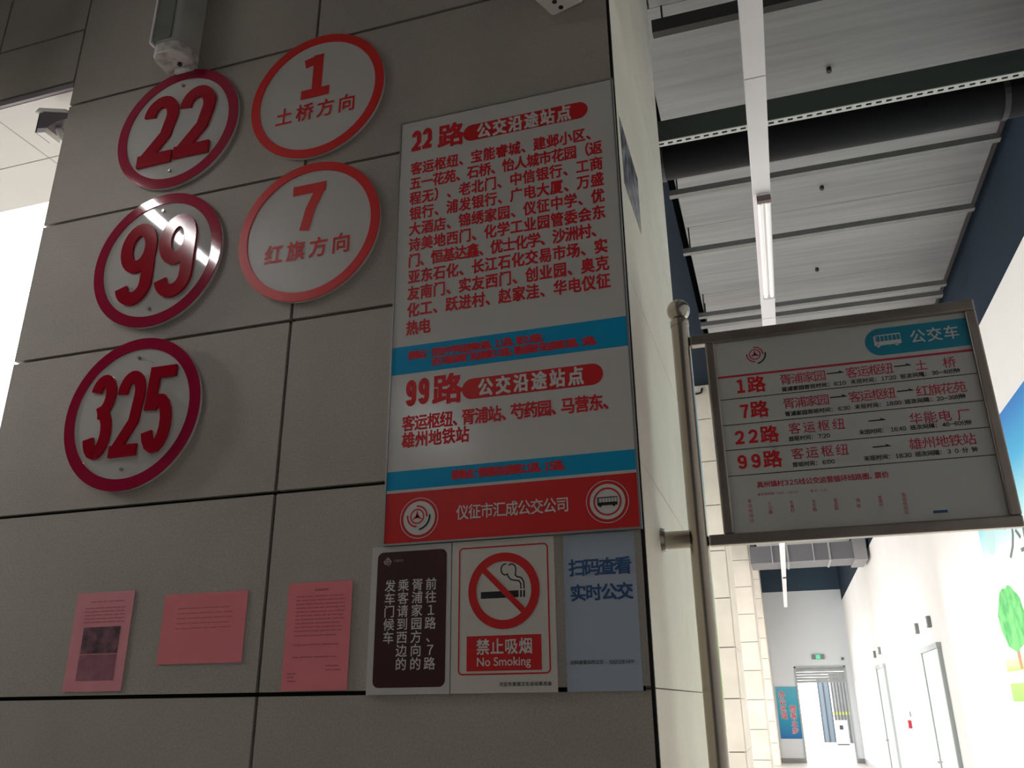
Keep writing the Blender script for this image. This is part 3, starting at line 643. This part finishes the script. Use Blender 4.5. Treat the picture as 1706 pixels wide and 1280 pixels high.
for s, a, b, z, h in (('胥浦家园', 1.567, 1.701, .916, .033), ('客运枢纽', 1.763, 1.896, .915, .033), ('土', 1.960, 1.992, .913, .031), ('桥', 2.037, 2.070, .912, .033),
                      ('胥浦家园', 1.567, 1.700, .836, .033), ('客运枢纽', 1.760, 1.890, .835, .033), ('红旗花苑', 1.950, 2.083, .831, .033),
                      ('客运枢纽', 1.569, 1.737, .753, .033), ('华能电', 1.915, 2.030, .747, .033), ('厂', 2.045, 2.080, .745, .033),
                      ('客运枢纽', 1.567, 1.736, .672, .033), ('雄州地铁站', 1.903, 2.080, .670, .033)):
    B(text(s, a, b, z, h, yb, .004), 'lettering', PINKL)
for x0, x1, z in ((1.706, 1.757, .920), (1.901, 1.950, .919), (1.705, 1.755, .841), (1.896, 1.944, .838), (1.803, 1.852, .754), (1.802, 1.854, .672)): arrow(x0, x1, z)
for z, r_ in ((.884, (('胥浦家园首班时间：', 1.567, 1.714), ('6:10', 1.723, 1.757), ('末班时间：', 1.771, 1.851), ('17:20', 1.859, 1.901), ('班次间隔：', 1.913, 1.992), ('30-40分钟', 2.001, 2.077))),
              (.802, (('胥浦家园首班时间：', 1.567, 1.713), ('6:30', 1.723, 1.757), ('末班时间：', 1.771, 1.851), ('18:00', 1.860, 1.902), ('班次间隔：', 1.912, 1.992), ('20-30分钟', 2.000, 2.077))),
              (.7205, (('首班时间：', 1.568, 1.645), ('7:20', 1.654, 1.688), ('末班时间：', 1.772, 1.845), ('16:40', 1.860, 1.902), ('班次间隔：', 1.914, 1.992), ('40-60分钟', 2.001, 2.078))),
              (.6385, (('首班时间：', 1.569, 1.646), ('6:00', 1.655, 1.690), ('末班时间：', 1.773, 1.851), ('18:30', 1.860, 1.903), ('班次间隔：', 1.914, 1.990), ('3 0 分 钟', 1.999, 2.079)))):
    for s, a, b in r_: B(text(s, a, b, z, .0145, yb, .022), 'lettering', BPR)
B(text('真州镇村325线公交运营循环线路图、票价', 1.458, 1.833, .585, .018, yb, .02), 'lettering', PINKL)
B(text('首末班时间：7:00-15:20', 1.456, 1.574, .5545, .008, yb), 'lettering', PINKL); B(text('票价：1元', 1.609, 1.656, .553, .008, yb), 'lettering', PINKL)
for s, x, z0, z1 in (('客运枢纽站', 1.431, .545, .470), ('三公路', 1.489, .530, .493), ('东巷村', 1.552, .530, .493), ('永华路', 1.615, .528, .491), ('茶店路', 1.676, .526, .490), ('高桥', 1.738, .524, .490), ('任巷村', 1.799, .525, .491), ('客运枢纽站', 1.863, .528, .464)):
    B(vtext(s, x, z0, z1, .011, yb), 'lettering', PINKL)
B(MB().flat([(1.932, .462), (1.970, .462), (1.970, .470), (1.932, .470)], yb), 'blue_chip', DKBLUE)

# ------------------------------------------------------------------ on the right wall
mu = thing('mural', (WX, 5.6, 1.05), 'long printed mural on the white wall, blue sky over a green tree', 'mural')
bx(WX - .012, WX - .001, .8, 6.86, -.06, 2.17).build('mural_board', MURAL, mu)
def YZ(pts, x, nm, m, par=mu): return MB().add([(x, y, z) for y, z in pts], [tuple(range(len(pts)))]).build(nm, m, par)
GT = noisy(mat('mural_green', (.06, .42, .10), .6), (.03, .34, .08), (.16, .60, .16), 9, 4)
def blob(cy, cz, ry, rz, n=28, k=.06): return [(cy + ry * math.cos(2 * PI * i / n) * (1 + random.uniform(-k, k)), cz + rz * math.sin(2 * PI * i / n) * (1 + random.uniform(-k, k))) for i in range(n)]
for cy in (6.30, 4.4, 2.6):
    YZ([(cy + .05, .20), (cy - .04, .20), (cy - .07, .5), (cy + .07, .5)], WX - .0130, 'painted_trunk', mat('mural_brown', (.45, .22, .12), .6)); YZ(blob(cy, .62, .46, .27), WX - .0136, 'painted_tree', GT)
YZ([(6.86, .09), (.8, .09), (.8, .19), (6.86, .19)], WX - .0132, 'painted_fence', mat('mural_rail', (.55, .60, .66), .6))
YZ(blob(6.45, 1.33, .18, .13, 20, .02), WX - .0128, 'painted_balloon', mat('mural_balloon', (.45, .66, .66), .6))
tb = MB()
for o_ in ((0, 0),):
    vs, fs, _ = glyph('为'); tb.add([(WX - .0134, 5.95 - x * .75 + o_[0], 1.10 + z * .42 + o_[1]) for x, z in vs], fs)
tb.build('lettering', mat('mural_ink', (.10, .13, .12), .6), mu)
for i, (y, z) in enumerate(((11.98, .955), (10.77, .955), (19.12, .925), (17.95, .945))):
    o = thing('wall_lamp', (WX, y, z), ('small grey wall lamp above the nearer door, farther one of its pair', 'small grey wall lamp above the nearer door, closer one of its pair', 'small grey wall lamp above the farther door, farther one of its pair', 'small grey wall lamp above the farther door, closer one of its pair')[i], 'wall lamp', 'small wall lamps above the doors')
    bx(WX - .05, WX - .0005, y - .07, y + .07, z - .075, z + .075).build('case', GREYS, o, bevel=.008); bx(WX - .056, WX - .0505, y - .045, y + .045, z - .055, z + .055).build('lens', DOORM, o)
fa = thing('fire_alarm', (WX, 14.77, -.42), 'small red box on the white wall between the two doors', 'alarm')
bx(WX - .05, WX - .0005, 14.68, 14.86, -.50, -.37).build('case', mat('alarm_red', (.50, .02, .05), .4), fa); bx(WX - .055, WX - .0505, 14.73, 14.81, -.46, -.41).build('button', WPR, fa)
sw = thing('light_switch', (WX, 14.64, -.27), 'small grey switch plate above the red box', 'switch')
bx(WX - .015, WX - .0005, 14.58, 14.70, -.31, -.23).build('plate', GREYS, sw); bx(WX - .02, WX - .0155, 14.61, 14.67, -.29, -.25).build('rocker', DOORM, sw)

# ------------------------------------------------------------------ on the far wall
es = thing('exit_sign', (2.46, 27.6, 1.27), 'small green and grey exit sign above the far opening', 'sign')
bx(2.27, 2.65, 27.55, 27.599, 1.20, 1.345).build('case', GREYS, es); bx(2.39, 2.53, 27.545, 27.5495, 1.21, 1.335).build('green_panel', GREENS, es)
MB().stroke([(2.44, 1.23), (2.46, 1.27), (2.47, 1.30)], .014, 27.5445).stroke([(2.46, 1.27), (2.49, 1.235)], .012, 27.5445).flat(circ(2.475, 1.316, .010, 14), 27.5445).build('running_figure', WPR, es)
dt = thing('sensor', (3.19, 27.6, 1.2), 'small round sensor on the far wall, right of the exit sign', 'sensor')
MB().cyl((3.19, 27.56, 1.2), (3.19, 27.599, 1.2), .045, 18).build('case', GREYS, dt, smooth=True); MB().cyl((3.19, 27.55, 1.2), (3.19, 27.5599, 1.2), .02, 14).build('lens', BLACK, dt)
nb = thing('blue_notice', (1.36, 27.6, -.37), 'tall blue notice with two columns of red writing beside the far opening', 'notice')
bx(1.04, 1.68, 27.58, 27.599, -1.14, .39).build('board', FARBLUE, nb)
for s, x, z0, z1 in (('办公区域', 1.21, .27, -.58), ('旅客止步', 1.50, -.15, -1.02)):
    vtext(s, x, z0, z1, .175, 27.5795, .06).build('lettering_outline', WPR, nb); vtext(s, x, z0, z1, .175, 27.579, .018).build('lettering', PINKL, nb)

# cable on the nearest column
cb = MB(); pts = [(.80, 8.985, 4.05), (.78, 8.985, 3.98), (.70, 8.985, 3.97), (.62, 8.985, 4.0), (.58, 8.985, 4.08)]
for a, b in zip(pts, pts[1:]): cb.cyl(a, b, .012, 8)
tag(cb.build('black_cable', BLACK, org=(.70, 8.985, 3.97)), 'short black cable looped across the top of the nearest pale column', 'cable')

# ------------------------------------------------------------------ the yard beyond the far opening
fe = thing('slatted_fence', (4.05, 46, FZ), 'dark upright slat fence beyond the far opening', 'fence')
for i in range(8): panel(fe, 3.50 + .15 * i, 3.565 + .15 * i, 46, 46.06, FZ - .2, 1.3, SLATB, 'slat')
bx(3.45, 4.75, 46.07, 46.1, -.72, -.58).build('lime_rail', LIME, fe); bx(3.45, 4.75, 46.12, 46.16, FZ - .2, 1.3).build('backing', SHUT, fe)
ga = thing('grey_gate', (3.15, 47, FZ), 'blue-grey metal gate left of the slat fence in the yard', 'gate')
bx(2.88, 3.42, 47, 47.1, FZ - .2, 1.0).build('gate_leaf', BLUEGREY, ga)
for x in (2.86, 3.12, 3.40): bx(x, x + .05, 46.95, 46.998, FZ - .2, 1.05).build('gate_post', SLATB, ga)
ca = thing('white_cabinet', (3.65, 44, FZ), 'white cabinet with a dark vent standing by the fence beyond the opening', 'cabinet')
bx(3.35, 3.92, 44, 44.5, FZ - .15, -.95).build('body', WHITEP, ca, bevel=.01); bx(3.55, 3.72, 43.985, 43.9995, -1.35, -1.15).build('vent', BLACK, ca)
bx(3.37, 3.90, 44.02, 44.48, FZ - .209, FZ - .1505).build('plinth', SLATB, ca)
